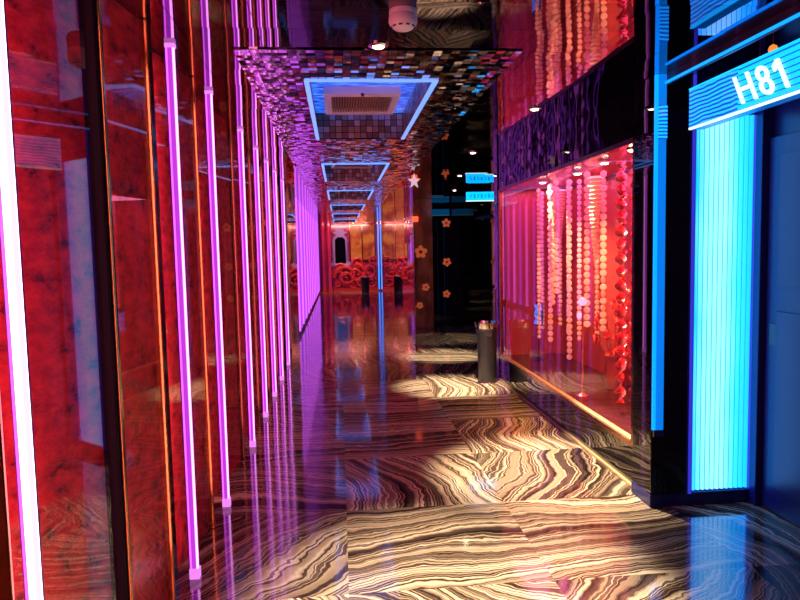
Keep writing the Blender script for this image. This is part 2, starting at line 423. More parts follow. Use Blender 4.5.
# mirrored niches behind each tube
for i, (Y, g) in enumerate(zip(tubes[1:], [b[1] for b in bays[2:]])):
    t = thing('tube_niche', (-.80, (Y + g) / 2, 0), f'narrow bronze mirror niche just before the {ORD[i]} magenta tube past the dark post', 'niche', 'mirror niches beside the neon tubes')
    MB().box(-.99, -.79, g + .016, Y + .03, 0, H - .002).build('mirror_back', M['niche'], t)
    MB().box(-.788, -.776, (Y + g) / 2 - .006, (Y + g) / 2 + .006, .03, H - .03).build('amber_bead_strip', emis('amber_bead', (1., .22, .03), .10) if i == 0 else bpy.data.materials['amber_bead'], t)
tl = ['white-hot neon tube nearest the viewer on the left wall'] + [f'{ORD[k]} magenta neon tube past the dark post on the left wall' for k in range(7)]
for k, Y in enumerate(tubes):
    X = -.705; hot = (k == 0); hw = .0165 if hot else .019
    t = thing('neon_tube', (X, Y, 0), tl[k], 'neon tube', 'vertical neon tubes on the left wall')
    MB().box(X - hw + .006, X + hw - .006, Y - .012, Y + .012, .05, H - .02).build('tube_core', M['neon_white'] if hot else M['neon_core'], t)
    MB().tube([(X - hw + .005, Y - .008, .045), (X - hw + .005, Y - .008, H - .012)], .0055, 10).build('glowing_edge', M['neon_left'], t, True)
    MB().tube([(X + hw - .005, Y - .008, .045), (X + hw - .005, Y - .008, H - .012)], .0062, 10).build('glowing_edge', M['neon_right'], t, True)
    MB().box(X - hw - .004, X + hw + .004, Y - .018, Y + .022, 0, .05, .003).build('bottom_cap', M['neon_cap'], t)
    MB().box(X - hw - .003, X + hw + .003, Y - .016, Y + .016, H - .02, H - .001, .002).build('top_cap', M['neon_cap'], t)
    MB().box(X - .03, X + .008, Y + .013, Y + .026, .05, H - .02).build('acrylic_back', M['acrylic'], t)

# far left: fluted violet light panels
fy = [10.38 + k * 2.2 for k in range(7)]
for k in range(6):
    y0, y1 = fy[k], min(fy[k + 1] - .03, 23.35)
    t = thing('fluted_lamp', (-.72, (y0 + y1) / 2, 0), f'{ORD[k]} fluted violet light panel of the far left wall, counted from the red panels', 'light panel', 'violet light panels on the far left wall')
    MB().box(-.755, -.72, y0, y1, 0.0, .09).build('base', M['black_metal'], t)
    nf = 4; d = (y1 - y0) / nf
    for j in range(nf):
        a = y0 + j * d
        MB().prism([(-.755, a + .01), (-.715, a + .012), (-.700, a + .03), (-.715, a + .048), (-.755, a + .05)], .09, H - .002).build('flute', M['violet_bright'] if j % 2 == 0 else M['violet_flute'], t)
    MB().box(-.80, -.756, y0, y1, .0, H - .002).build('backing', M['acrylic'], t)

# ------------------------------------------------------------------ right: blue column, light panel, sign, door
t = thing('column', (1.83, 3.6, 0), 'black glass column with a blue light strip right of the show window', 'column')
MB().box(1.722, 1.950, 3.485, 3.72, .0, H - .001, .004).build('shaft', M['black_glass'], t)
MB().box(1.716, 1.954, 3.478, 3.72, 0, .07, .003).build('base', M['blue_wall'], t)
MB().box(1.724, 1.742, 3.474, 3.484, .45, H - .002).build('light_strip', M['cyan_strip'], t)
MB().box(1.744, 1.786, 3.470, 3.484, .45, 2.06).build('light_strip', emis('strip_mid_blue', (.0, .22, .95), .9), t)
MB().box(1.744, 1.786, 3.470, 3.484, 2.24, H - .002).build('light_strip', bpy.data.materials['strip_mid_blue'], t)
MB().box(1.742, 1.790, 3.466, 3.484, 2.06, 2.24).build('sign_reflection_block', streak_mat('x', (0, 0, 0), (0, 0, 0), (1, 1, 1)), t)  # glowing block in place of the room sign's reflection on the column
MB().box(1.730, 1.790, 3.468, 3.484, .415, .45).build('strip_bracket', M['steel'], t)
MB().box(1.941, 1.956, 3.470, 3.480, .07, H - .002).build('blue_edge', emis('column_blue_edge', (.04, .04, .75), .8), t)

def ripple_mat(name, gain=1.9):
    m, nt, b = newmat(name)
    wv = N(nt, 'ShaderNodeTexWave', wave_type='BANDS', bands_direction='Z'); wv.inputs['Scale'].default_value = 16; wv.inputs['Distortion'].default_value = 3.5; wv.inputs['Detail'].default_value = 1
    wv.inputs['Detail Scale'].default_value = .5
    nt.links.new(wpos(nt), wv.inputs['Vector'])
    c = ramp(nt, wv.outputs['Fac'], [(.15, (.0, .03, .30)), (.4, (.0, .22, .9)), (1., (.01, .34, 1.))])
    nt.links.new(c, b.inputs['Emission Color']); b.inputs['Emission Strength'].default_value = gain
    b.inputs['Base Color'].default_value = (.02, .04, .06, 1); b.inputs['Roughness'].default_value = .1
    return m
M['ripple'] = ripple_mat('cyan_sign_reflection')
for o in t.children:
    if o.name.startswith('sign_reflection_block'): o.data.materials[0] = M['ripple']

# fluted cyan panel
t = thing('fluted_lamp', (2.13, 3.50, 0), 'tall fluted cyan light panel beside the black column', 'light panel')
MB().box(1.956, 2.36, 3.502, 3.56, 0, H - .001).build('backing', M['blue_wall'], t)
MB().box(1.958, 2.31, 3.4985, 3.5015, .08, 2.19).build('diffuser_back', emis('flute_gap_blue', (.0, .36, 1.), 1.15), t)
MB().box(1.954, 2.316, 3.478, 3.502, 0, .075, .003).build('base', M['blue_wall'], t)
nf = 12; x0, x1 = 1.962, 2.306; d = (x1 - x0) / nf
for j in range(nf):
    a = x0 + j * d
    pts = [(a + .0042, 3.500)] + [(a + .0042 + (d - .0084) * q / 6, 3.492 - .012 * math.sin(PI * q / 6)) for q in range(7)] + [(a + d - .0042, 3.500)]
    MB().prism(pts, .085, 2.188).build('flute', M['flute'], t)
MB().box(1.956, 1.961, 3.474, 3.501, .075, 2.20).build('frame', M['blue_wall'], t)
MB().box(2.308, 2.318, 3.474, 3.501, .075, 2.20).build('frame', bpy.data.materials['column_blue_edge'], t)
MB().box(1.956, 2.318, 3.476, 3.501, 2.19, 2.20).build('frame', M['blue_wall'], t)

# room number sign over the door recess
t = thing('room_sign', (XR, 2.6, 2.06), 'lit cyan sign with white room number H81 above the door recess', 'sign')
MB().box(XR + .004, XR + .07, 1.86, 3.20, 2.062, 2.258).build('sign_box', M['sign_gap'], t)
nz = 7; hz = (2.250 - 2.075) / nz
for j in range(nz):
    MB().box(XR - .004, XR + .004, 1.87, 2.80, 2.076 + j * hz, 2.076 + (j + 1) * hz - .007, .0015).build('lit_slat', M['sign_blue'], t)
MB().box(XR - .006, XR + .004, 2.805, 3.20, 2.062, 2.258).build('ripple_end', M['ripple'], t)
MB().box(XR - .008, XR + .006, 1.86, 3.20, 2.060, 2.070).build('lower_edge', M['sign_white'], t)
MB().box(XR - .008, XR + .006, 1.86, 3.20, 2.254, 2.262).build('upper_edge', M['sign_blue'], t)
ty = 2.775
for ch in 'H81':
    fc = bpy.data.curves.new('letter', 'FONT'); fc.body = ch; fc.size = .185; fc.extrude = .004; fc.offset = .0008
    ft = bpy.data.objects.new('tmp', fc); COL.objects.link(ft)
    me = bpy.data.meshes.new_from_object(ft.evaluated_get(bpy.context.evaluated_depsgraph_get())); me.name = 'letter'
    bpy.data.objects.remove(ft)
    x0 = min(v.co.x for v in me.vertices); x1 = max(v.co.x for v in me.vertices)
    if ch == '1':                                       # the flag of the figure one
        bm = bmesh.new(); bm.from_mesh(me); tp = max(v.co.y for v in bm.verts)
        fp = [(x0 + .002, tp), (x0 + .002, tp - .030), (x0 - .030, tp - .046), (x0 - .030, tp - .022)]
        fa = [bm.verts.new((x, y, -.004)) for x, y in fp]; fb = [bm.verts.new((x, y, .004)) for x, y in fp]
        for q in range(4): bm.faces.new((fa[q], fa[(q + 1) % 4], fb[(q + 1) % 4], fb[q]))
        bm.faces.new(fa[::-1]); bm.faces.new(fb); bmesh.ops.recalc_face_normals(bm, faces=bm.faces[:]); bm.to_mesh(me); bm.free()
        ty -= .025
    for v in me.vertices: v.co.x -= .55 * (v.co.y - .03)      # the figures lean backwards
    fo = bpy.data.objects.new('letter', me); COL.objects.link(fo); fo.parent = t
    fo.matrix_local = Matrix(((0, 0, -1, -.010), (-1, 0, 0, ty + x0 - 2.6), (0, 1, 0, .034), (0, 0, 0, 1)))
    ty -= (x1 - x0) + .035
    me.materials.clear(); me.materials.append(M['sign_white'])
t = thing('light_strip', (XR, 2.6, 2.356), 'thin cyan light line under the ceiling above the room number', 'light strip')
MB().box(XR - .002, XR + .010, 1.86, 3.46, 2.352, 2.362).build('diffuser', M['cyan_strip'], t)
MB().box(XR + .010, XR + .022, 1.86, 3.46, 2.346, H - .001).build('channel', M['black_metal'], t)
for k, (yy, zz) in enumerate([(2.56, 2.325), (2.80, 2.30), (2.44, 2.345)]):
    t = thing('pendant_bead', (1.90 + .1 * k, yy + .2, zz), f'small {["orange", "pink", "amber"][k]} glowing bead lamp above the room number', 'lamp', 'small bead lamps above the room number')
    MB().lathe([(.003, zz - .022), (.016, zz - .014), (.020, zz), (.015, zz + .014), (.004, zz + .021)], 1.90 + .1 * k, yy + .2, 16).build('globe', emis(f'bead_{k}', [(1., .25, .03), (1., .05, .25), (1., .35, .05)][k], 1.2), t, True)
    MB().tube([(1.90 + .1 * k, yy + .2, zz + .02), (1.90 + .1 * k, yy + .2, H - .001)], .002, 6).build('cord', M['cord'], t)

# door in the recess
t = struct('door_1', MB().box(2.335, 2.36, 1.98, 3.40, 0.01, 2.05, .004), M['blue_wall'], 'dark blue door in the recess under the room number', 'door')
MB().box(2.322, 2.336, 2.62, 3.30, 1.25, 1.95, .004).build('door_panel', M['blue_wall'], t)
MB().box(2.322, 2.336, 2.62, 3.30, .15, 1.12, .004).build('door_panel', M['blue_wall'], t)
MB().box(2.326, 2.336, 3.30, 3.36, .93, 1.05, .003).build('lock_plate', M['black_metal'], t)
l = MB(); l.box(2.30, 2.36, 3.41, 3.47, 0, H - .001, .004)
struct('trim_1', l, M['blue_wall'], 'dark jamb between the cyan light panel and the door', 'door frame')

# ------------------------------------------------------------------ show window
WY0, WY1, WZ0, WZ1 = 3.84, 7.13, .29, 2.098
win = struct('window_1', MB().box(XR + .012, XR + .020, WY0, WY1, WZ0, WZ1), M['shop_pane'], 'large show window pane in front of red hanging strings', 'window')
f = MB(); f.box(XR - .006, XR + .05, WY0 - .06, WY0 + .0, WZ0 - .05, WZ1 + .012, .004); f.box(XR - .006, XR + .05, WY1, WY1 + .05, WZ0 - .05, WZ1 + .012, .004)
f.build('window_frame', M['bronze'], win)
MB().box(XR - .006, XR + .05, WY0, WY1, WZ1, WZ1 + .033, .003).build('window_frame', M['bronze'], win)
MB().box(XR - .006, XR + .05, WY0, WY1, WZ0 - .05, WZ0 - .006, .004).build('window_frame', M['bronze'], win)
MB().box(XR - .010, XR + .030, WY0, WY1, WZ0 - .012, WZ0 + .004, .002).build('gold_bead', M['brass'], win)
struct('wall_right_fascia', MB().box(XR, 2.75, 3.72, 7.20, WZ1 + .034, H), M['wavy_black'], 'wavy black glass band above the show window', 'wall')
struct('wall_right_base', MB().box(XR, 2.75, 3.72, 7.20, 0, WZ0 - .05), M['black_glass'], 'black glass plinth below the show window', 'wall')
p = MB(); p.box(XR - .004, XR + .20, 3.722, 3.778, WZ0 - .05, WZ1 + .012); 
struct('trim_2', p, M['wavy_post'], 'narrow wavy black mirror strip between window and column', 'trim')
p = MB(); p.box(XR - .010, 2.75, 7.20, 7.36, 0, H)
struct('wall_right_pier', p, M['wavy_post'], 'dark reflective pier at the far edge of the show window', 'wall')
p = MB(); p.box(XR - .022, XR, 3.60, 7.20, .0, .016, .003)
struct('baseboard_right', p, M['brass'], 'brass floor strip along the show window', 'baseboard')
# showcase box
SB = 2.46
for nm, bx_, lb in (('wall_showcase_back', (SB, 2.74, 3.79, 7.19, WZ0 - .05, WZ1 + .012), 'glossy red back wall inside the show window'),
                   ('wall_showcase_near', (XR + .06, SB, 3.79, 3.83, WZ0 - .05, WZ1 + .012), 'glossy red near end wall inside the show window'),
                   ('wall_showcase_far', (XR + .06, SB, 7.14, 7.19, WZ0 - .05, WZ1 + .012), 'glossy red far end wall inside the show window'),
                   ('ceiling_showcase', (XR + .05, SB, 3.83, 7.14, WZ1 + .012, WZ1 + .033), 'glossy red ceiling panel inside the show window'),
                   ('floor_showcase', (XR + .05, SB, 3.83, 7.14, WZ0 - .049, WZ0 - .01), 'dark glossy shelf floor inside the show window')):
    struct(nm, MB().box(*bx_), M['shelf_dark'] if nm.startswith('floor') else M['showcase_red'], lb, 'wall')

# strings of discs
def disc_mesh(r, th):
    bm = bmesh.new(); seg = 20; rings = []
    for rr, y in ((r * .8, -th), (r, -th * .3), (r, th * .3), (r * .8, th)):
        rings.append([bm.verts.new((rr * math.cos(2 * PI * k / seg), y, rr * math.sin(2 * PI * k / seg))) for k in range(seg)])
    for a, b in zip(rings, rings[1:]):
        for k in range(seg): bm.faces.new((a[k], a[(k + 1) % seg], b[(k + 1) % seg], b[k]))
    bm.faces.new(rings[0][::-1]); bm.faces.new(rings[-1])
    bmesh.ops.recalc_face_normals(bm, faces=bm.faces[:])
    me = bpy.data.meshes.new('disc'); bm.to_mesh(me); bm.free(); me.materials.append(M['disc']); return me
dm = {r: disc_mesh(r, .004) for r in (.022, .027)}
strings = [  # x, y, lowest z, disc radius, pitch, label
    (2.20, 6.98, .55, .022, .047, 'string of small pink discs nearest the far end of the show window'),
    (2.05, 6.62, .50, .022, .047, 'pink disc string beside the blue script light'),
    (2.00, 6.10, .52, .027, .056, 'long pink disc string hanging just past the blue script light'),
    (2.10, 6.33, .85, .027, .056, 'large disc string with golden top at the far lamp'),
    (1.95, 5.78, 1.05, .027, .057, 'short string of large discs next to the far cone drop'),
    (2.22, 6.22, .60, .022, .048, 'small disc string hanging at the back behind the far cone drop'),
    (2.05, 5.72, .45, .027, .056, 'long straight string of large discs in the middle of the window'),
    (2.15, 5.74, .60, .022, .047, 'small disc string behind the middle of the window'),
    (1.98, 5.12, .80, .027, .057, 'string of large discs just left of the golden cone drop'),
    (2.10, 5.08, .75, .027, .056, 'string of large discs just right of the golden cone drop'),
    (2.40, 5.95, .55, .022, .048, 'small disc string at the back of the window middle'),
    (2.32, 6.75, .60, .022, .048, 'small disc string deep in the far corner of the showcase'),
]
for (x, y, zl, r, pt, lab) in strings:
    t = thing('disc_string', (x, y, zl), lab, 'hanging decoration', 'hanging disc strings in the show window')
    ztop = WZ1 - .02
    MB().tube([(x, y, zl), (x, y, WZ1 + .012)], .0016, 6).build('cord', M['cord'], t)
    n = int((ztop - zl) / pt)
    for k in range(n):
        o = bpy.data.objects.new('disc', dm[r]); COL.objects.link(o); o.parent = t
        o.location = (0, 0, ztop - r - k * pt - zl); o.rotation_euler = (random.uniform(-.08, .08), 0, random.uniform(-.9, .5))
# twisted foil garlands
def garland(x, y, z0, z1, wd, turns, lab):
    t = thing('twisted_garland', (x, y, z0), lab, 'hanging decoration', 'twisted foil garlands in the show window')
    mb = MB(); n = int(turns * 14); prev = None
    for i in range(n + 1):
        z = z0 + (z1 - z0) * i / n; a = 2 * PI * turns * i / n
        ww = wd * (.55 + .45 * abs(math.sin(a * .5 + .6)))
        q = []
        for s_, th in ((1, .0015), (1, -.0015), (-1, -.0015), (-1, .0015)):
            q.append(mb.bm.verts.new((x + math.cos(a) * ww * s_ - math.sin(a) * th, y + math.sin(a) * ww * s_ + math.cos(a) * th, z)))
        if prev:
            for k in range(4): mb.bm.faces.new((prev[k], prev[(k + 1) % 4], q[(k + 1) % 4], q[k]))
        prev = q
    mb.build('foil_ribbon', M['foil'], t)
    MB().tube([(x, y, z0), (x, y, WZ1 + .012)], .0016, 6).build('cord', M['cord'], t)
garland(1.97, 4.46, .36, 2.07, .042, 9, 'wide twisted pink foil garland second from the near end of the window')
garland(2.02, 4.36, .40, 2.07, .036, 10, 'twisted pink foil garland nearest the black column')
garland(2.10, 4.72, .55, 2.07, .034, 11, 'twisted pink foil garland beside the golden cone drop')
# tapered crystal drops
for (x, y, z0, R, lab, mt) in [(2.15, 5.38, 1.32, .088, 'golden tapered crystal drop lit from above in the show window', 'cone'),
                               (2.27, 6.62, 1.42, .085, 'pink tapered crystal drop farther along the show window', 'disc')]:
    t = thing('crystal_drop', (x, y, z0), lab, 'hanging decoration', 'tapered crystal drops in the show window')
    n = 22; prof = [(.003, z0)]
    for k in range(n):
        z = z0 + (2.06 - z0) * (k + .5) / n; r = R * (k + 1) / n
        prof += [(r * .8, z - .012), (r, z), (r * .8, z + .012)]
    MB().lathe(prof + [(R * .7, 2.062)], x, y, 18).build('tapered_body', M[mt], t)
    MB().tube([(x, y, 2.06), (x, y, WZ1 + .012)], .002, 6).build('cord', M['cord'], t)
# flowers with pink lamp
t = thing('flower_arrangement', (2.30, 5.30, WZ0 - .01), 'bushy red flower arrangement standing low in the show window', 'flowers')
MB().lathe([(.07, WZ0 - .01), (.10, WZ0 + .1), (.08, WZ0 + .24), (.09, WZ0 + .27)], 2.30, 5.30, 24).build('vase', M['showcase_red'], t, True)
rr = random.Random(3)
for k in range(46):
    a = rr.uniform(0, 2 * PI); e = rr.uniform(.1, 1.3); L = rr.uniform(.2, .62)
    cx, cy, cz = 2.30 + .17 * L * math.cos(a) * math.cos(e * .6), 5.30 + .62 * L * math.sin(a) * math.cos(e * .6), WZ0 + .27 + L * math.sin(e)
    mb = MB(); pr = rr.uniform(.022, .045)
    for q in range(5):
        b_ = 2 * PI * q / 5 + a
        d_ = Vector((-.5, math.cos(b_), math.sin(b_))).normalized()
        u_ = d_.orthogonal().normalized(); v_ = d_.cross(u_)
        c0 = Vector((cx, cy, cz))
        vs = [mb.bm.verts.new(c0), mb.bm.verts.new(c0 + d_ * pr * .6 + u_ * pr * .5), mb.bm.verts.new(c0 + d_ * pr * 1.3), mb.bm.verts.new(c0 + d_ * pr * .6 - u_ * pr * .5), mb.bm.verts.new(c0 + d_ * pr * .6 + v_ * pr * .3)]
        for tri in ((0, 1, 4), (1, 2, 4), (2, 3, 4), (3, 0, 4)): mb.bm.faces.new([vs[z] for z in tri])
        vb = [mb.bm.verts.new(v.co - v_ * .003) for v in vs[:4]]; mb.bm.faces.new(vb[::-1])
    fl = mb.build('flower', M['red_petal'], t)
    MB().tube([(cx, cy, cz), (2.30 + (cx - 2.30) * .4, 5.30 + (cy - 5.30) * .4, WZ0 + .25)], .0025, 5).build('stem', M['cord'], fl)
t = thing('globe_lamp', (1.90, 5.00, WZ0 - .01), 'small pink glowing twin globe lamp beside the red flowers', 'lamp')
MB().lathe([(.05, WZ0 - .01), (.05, WZ0 + .01), (.008, WZ0 + .03), (.008, 1.0), (.014, 1.02)], 1.90, 5.00, 16).build('stand', M['foil'], t, True)
for (dy, z, r) in ((0, 1.05, .034), (.06, .93, .024)):
    MB().lathe([(r * math.sin(PI * k / 8) + .0006, z - r * math.cos(PI * k / 8)) for k in range(9)], 1.90, 5.00 + dy, 16).build('globe', M['pink_glow'], t, True)
MB().tube([(1.90, 5.00, .9), (1.90, 5.06, .92)], .004, 6).build('arm', M['foil'], t)
# blue script light
t = thing('script_light', (2.10, 6.78, WZ0 - .01), 'small blue glowing scribble light on a stand in the show window', 'light')
MB().lathe([(.05, WZ0 - .01), (.05, WZ0 + .008), (.006, WZ0 + .02), (.006, .66)], 2.10, 6.80, 14).build('stand', M['black_metal'], t, True)
for k in range(4):
    pts = [(2.09 - .012 * math.sin(q * 1.3 + k), 6.70 + .20 * q / 22, .68 + .055 * k + .022 * math.sin(q * (1.1 + .17 * k) + k)) for q in range(23)]
    MB().tube(pts, .005, 6).build('glowing_scribble', M['led_blue'], t, True)
MB().box(2.105, 2.112, 6.68, 6.92, .65, .90).build('back_plate', M['black_glass'], t)
# showcase lamps
for k, (x, y) in enumerate([(1.93, 6.10), (2.0, 5.38), (1.95, 4.70), (1.87, 4.06)]):
    t = thing('showcase_lamp', (x, y, WZ1), f'small warm lamp at the top of the show window, {["farthest from the black column", "above the golden cone drop", "beside the foil garlands", "nearest the black column"][k]}', 'lamp', 'lamps along the top of the show window')
    MB().lathe([(.045, WZ1 + .011), (.045, WZ1 - .004), (.034, WZ1 - .012)], x, y, 20).build('rim', M['steel'], t, True)
    MB().lathe([(.030, WZ1 - .012), (.024, WZ1 - .018)], x, y, 20).build('lens', M['lens'], t, True)
    L = bpy.data.lights.new('showcase_spot', 'SPOT'); L.energy = 190; L.color = (1., .52, .14); L.spot_size = math.radians(95); L.spot_blend = .9; L.shadow_soft_size = .03
    lo = bpy.data.objects.new('showcase_spot', L); COL.objects.link(lo); lo.location = (x, y, WZ1 - .03); lo.rotation_euler = (0, math.radians(-14), 0)
# unseen fill light added under the showcase ceiling for an even pink glow
area('showcase_top_fill', (2.1, 5.48, WZ1 - .002), (0, 0, 0), .5, 3.2, (1., .20, .42), 22)

# unseen fill lights added at each red panel's near edge to brighten the fabric
for i, (y0, y1, xa, xb) in enumerate(bays):
    area('panel_fill_light', ((xa + xb) / 2 + .005, y0 + .004, H / 2), (math.radians(90), 0, 0), abs(xb - xa) * .9, H - .1, (1., .22, .30), PANEL_FILL[i] * 1.35)

# ------------------------------------------------------------------ beyond the window
t = thing('ash_bin', (1.60, 7.17 - .16, 0), 'black cylindrical litter bin with chrome ashtray top beside the window pier', 'bin')
bx, by = 1.595, 7.06
MB().lathe([(.098, .012), (.100, .03), (.108, .48), (.112, .50), (.118, .56), (.122, .58), (.118, .60)], bx, by, 36).build('body', M['black_metal'], t, True)
MB().lathe([(.104, 0), (.108, .006), (.104, .014)], bx, by, 36).build('base_ring', M['steel'], t, True)
MB().lathe([(.112, .595), (.124, .615), (.136, .66), (.139, .668), (.134, .67), (.116, .645), (.05, .640)], bx, by, 36).build('ashtray_bowl', M['steel'], t, True)
MB().box(bx - .03, bx + .03, by - .117, by - .108, .515, .555, .004).build('opening_slot', M['slot'], t)

t = thing('hanging_sign', (2.20, 10.0, 2.2), 'small cyan light sign with dark lettering hanging in the recess past the window', 'sign')
MB().box(1.97, 2.44, 10.0, 10.06, 2.205, 2.335, .004).build('sign_face', M['sign_blue'], t)
MB().box(1.965, 2.445, 9.995, 10.065, 2.195, 2.205).build('lower_edge', M['sign_white'], t)
MB().box(2.0, 2.01, 10.02, 10.03, 2.335, H - .001).build('hanger', M['steel'], t); MB().box(2.39, 2.40, 10.02, 10.03, 2.335, H - .001).build('hanger', M['steel'], t)
mk = MB()
for k in range(7):   # blurred letters cannot be read: short dark strokes
    x = 2.02 + k * .056
    mk.outline([(0, 0), (.010, 0), (.030, .055), (.020, .055)], (x, 9.998, 2.245), (1, 0, 0), (0, 0, 1), (0, -1, 0), .002)
    if k % 2: mk.outline([(.020, 0), (.030, 0), (.010, .055), (0, .055)], (x, 9.9975, 2.245), (1, 0, 0), (0, 0, 1), (0, -1, 0), .002)
mk.build('lettering', M['exit_dark'], t)

t = struct('door_2', MB().box(2.44, 2.47, 8.2, 9.3, .01, 2.1, .004), M['black_glass'], 'black glass door in the recess past the show window', 'door')
MB().tube([(2.41, 8.32, .7), (2.41, 8.32, 1.5)], .012, 12).build('door_handle', M['steel'], t, True)
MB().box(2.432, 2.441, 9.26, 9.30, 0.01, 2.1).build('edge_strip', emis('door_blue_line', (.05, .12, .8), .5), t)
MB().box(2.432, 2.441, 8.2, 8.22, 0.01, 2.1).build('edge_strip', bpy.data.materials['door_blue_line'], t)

# brown stone pillar and black wall with glowing flowers
def flower(t, ox, oz, r, rot, y):
    pts = []
    for k in range(50):
        a = 2 * PI * k / 50
        pts.append((r * (.62 + .38 * abs(math.cos(2.5 * a))) * math.cos(a + rot), r * (.62 + .38 * abs(math.cos(2.5 * a))) * math.sin(a + rot)))
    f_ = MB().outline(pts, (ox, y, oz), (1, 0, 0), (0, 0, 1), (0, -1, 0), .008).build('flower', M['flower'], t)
    MB().outline([(r * .24 * math.cos(2 * PI * k / 14), r * .24 * math.sin(2 * PI * k / 14)) for k in range(14)], (ox, y - .008, oz), (1, 0, 0), (0, 0, 1), (0, -1, 0), .004).build('flower_centre', M['flower_eye'], f_)
t = thing('pillar', (1.57, 12.3, 0), 'brown stone pillar with orange flower ornaments where the corridor narrows', 'pillar')
MB().box(1.40, 1.745, 12.2, 12.6, 0, H - .001, .006).build('shaft', M['brown_stone'], t)
MB().box(1.388, 1.405, 12.185, 12.21, 0, H - .001, .003).build('gold_edge', M['gold'], t)
for a in [(1.515, 1.42, .125, .3), (1.60, .76, .075, 0), (1.48, .42, .065, .9)]: flower(t, *a, 12.199)
t = thing('black_panel', (2.1, 12.3, 0), 'black glossy wall panel with orange flower ornaments right of the brown pillar', 'wall panel')
MB().box(1.746, 2.47, 12.22, 12.59, 0, H - .001).build('board', M['black_glass'], t)
for a in [(2.01, 1.95, .085, .3), (2.01, 1.22, .085, 1.0), (1.995, .62, .075, .1)]: flower(t, *a, 12.219)
t = thing('wall_lamp', (1.40, 12.15, 2.02), 'small red lamp box on the edge of the brown pillar', 'lamp')
MB().box(1.36, 1.47, 12.10, 12.185, 1.98, 2.08, .006).build('shade', M['red_lamp'], t)
MB().box(1.37, 1.46, 12.185, 12.199, 1.97, 2.09, .003).build('back_plate', M['steel'], t)
# star ornament
t = thing('star_ornament', (0.92, 7.9, 2.36), 'pale pink star ornament hanging from the ceiling edge', 'ornament')
pts = [((.078 if k % 2 == 0 else .034) * math.sin(2 * PI * k / 10), (.095 if k % 2 == 0 else .038) * math.cos(2 * PI * k / 10)) for k in range(10)]
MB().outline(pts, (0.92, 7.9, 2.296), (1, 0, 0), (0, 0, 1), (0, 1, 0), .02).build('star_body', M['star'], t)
MB().tube([(0.92, 7.91, 2.37), (0.92, 7.91, H - .001)], .003, 6).build('cord', M['steel'], t)

# ------------------------------------------------------------------ ceiling fittings
t = thing('smoke_detector', (.268, 2.57, H), 'round white smoke detector on the ceiling', 'smoke detector')
dx, dy = .268, 2.57
MB().lathe([(.052, H - .001), (.054, H - .012), (.052, H - .020)], dx, dy, 36).build('base', M['white_plastic'], t, True)
MB().lathe([(.050, H - .020), (.054, H - .024), (.056, H - .045), (.050, H - .058), (.036, H - .070), (.030, H - .073)], dx, dy, 36).build('head', M['white_plastic'], t, True)
for k in range(10):
    a = 2 * PI * k / 10
    mb = MB(); mb.tube([(dx + .0445 * math.cos(a - .16), dy + .0445 * math.sin(a - .16), H - .0645), (dx + .0445 * math.cos(a + .16), dy + .0445 * math.sin(a + .16), H - .0645)], .0032, 6); mb.build('vent_slot', M['slot'], t)

cl = ['nearest recessed coffer in the mosaic ceiling, with a white air grille'] + [f'{ORD[k]} recessed coffer along the mosaic ceiling, counted from the viewer' for k in range(1, 6)]
for k, (a, b) in enumerate(coffers):
    t = thing('ceiling_coffer', ((CX0 + CX1) / 2, (a + b) / 2, H), cl[k], 'ceiling coffer', 'recessed coffers in the mosaic ceiling')
    zt = H + .20; g = .012
    MB().box(CX0 - .03, CX1 + .03, a - .03, b + .03, zt, zt + .03).build('inner_ceiling', M['coffer_blue'], t)
    MB().box(CX0 - .03, CX0, a - .03, b + .03, H - .004, zt).build('side_wall', M['coffer_side'], t)
    MB().box(CX1, CX1 + .03, a - .03, b + .03, H - .004, zt).build('side_wall', M['coffer_side'], t)
    MB().box(CX0, CX1, a - .03, a, H - .004, zt).build('side_wall', M['coffer_end'], t)
    MB().box(CX0, CX1, b, b + .03, H - .004, zt).build('side_wall', M['coffer_end'], t)
    for (x0, x1, y0, y1) in ((CX0 - .006, CX0 + .020, a, b), (CX1 - .020, CX1 + .006, a, b), (CX0, CX1, a - g, a + .022)):
        MB().box(x0, x1, y0, y1, H - .014, H - .0045).build('light_strip', M['coffer_strip'], t)
    # inner cove light that lights the recess
    MB().box(CX0 + .002, CX0 + .01, a + .05, b - .05, H + .02, H + .035).build('cove_light', M['blue_neon'], t)
    MB().box(CX0 + .05, CX1 - .05, a + .004, a + .012, H + .02, H + .035).build('cove_light', M['blue_neon'], t)
    vy0, vy1 = a + 1.0, a + 1.70
    v = MB(); vx0, vx1 = CX0 + .08, CX1 - .10
    v.box(vx0, vx1, vy0, vy0 + .09, zt - .05, zt); v.box(vx0, vx1, vy1 - .09, vy1, zt - .05, zt)
    v.box(vx0, vx0 + .05, vy0 + .09, vy1 - .09, zt - .05, zt); v.box(vx1 - .05, vx1, vy0 + .09, vy1 - .09, zt - .05, zt)
    gr = v.build('air_grille', M['vent_white'], t)
    v = MB(); n = 22
    for q in range(n):
        xx = vx0 + .05 + (vx1 - vx0 - .1) * (q + .5) / n
        v.box(xx - .004, xx + .004, vy0 + .09, vy1 - .09, zt - .046, zt - .02)
    v.build('grille_fins', M['vent_fin'], gr)
    MB().box(vx0 + .05, vx1 - .05, vy0 + .09, vy1 - .09, zt - .018, zt - .002).build('grille_back', M['vent_dark'], gr)
    MB().tube([((vx0 + vx1) / 2, vy0 + .01, zt - .05), ((vx0 + vx1) / 2, vy0 - .0, zt - .056)], .012, 10).build('screw', M['slot'], gr)

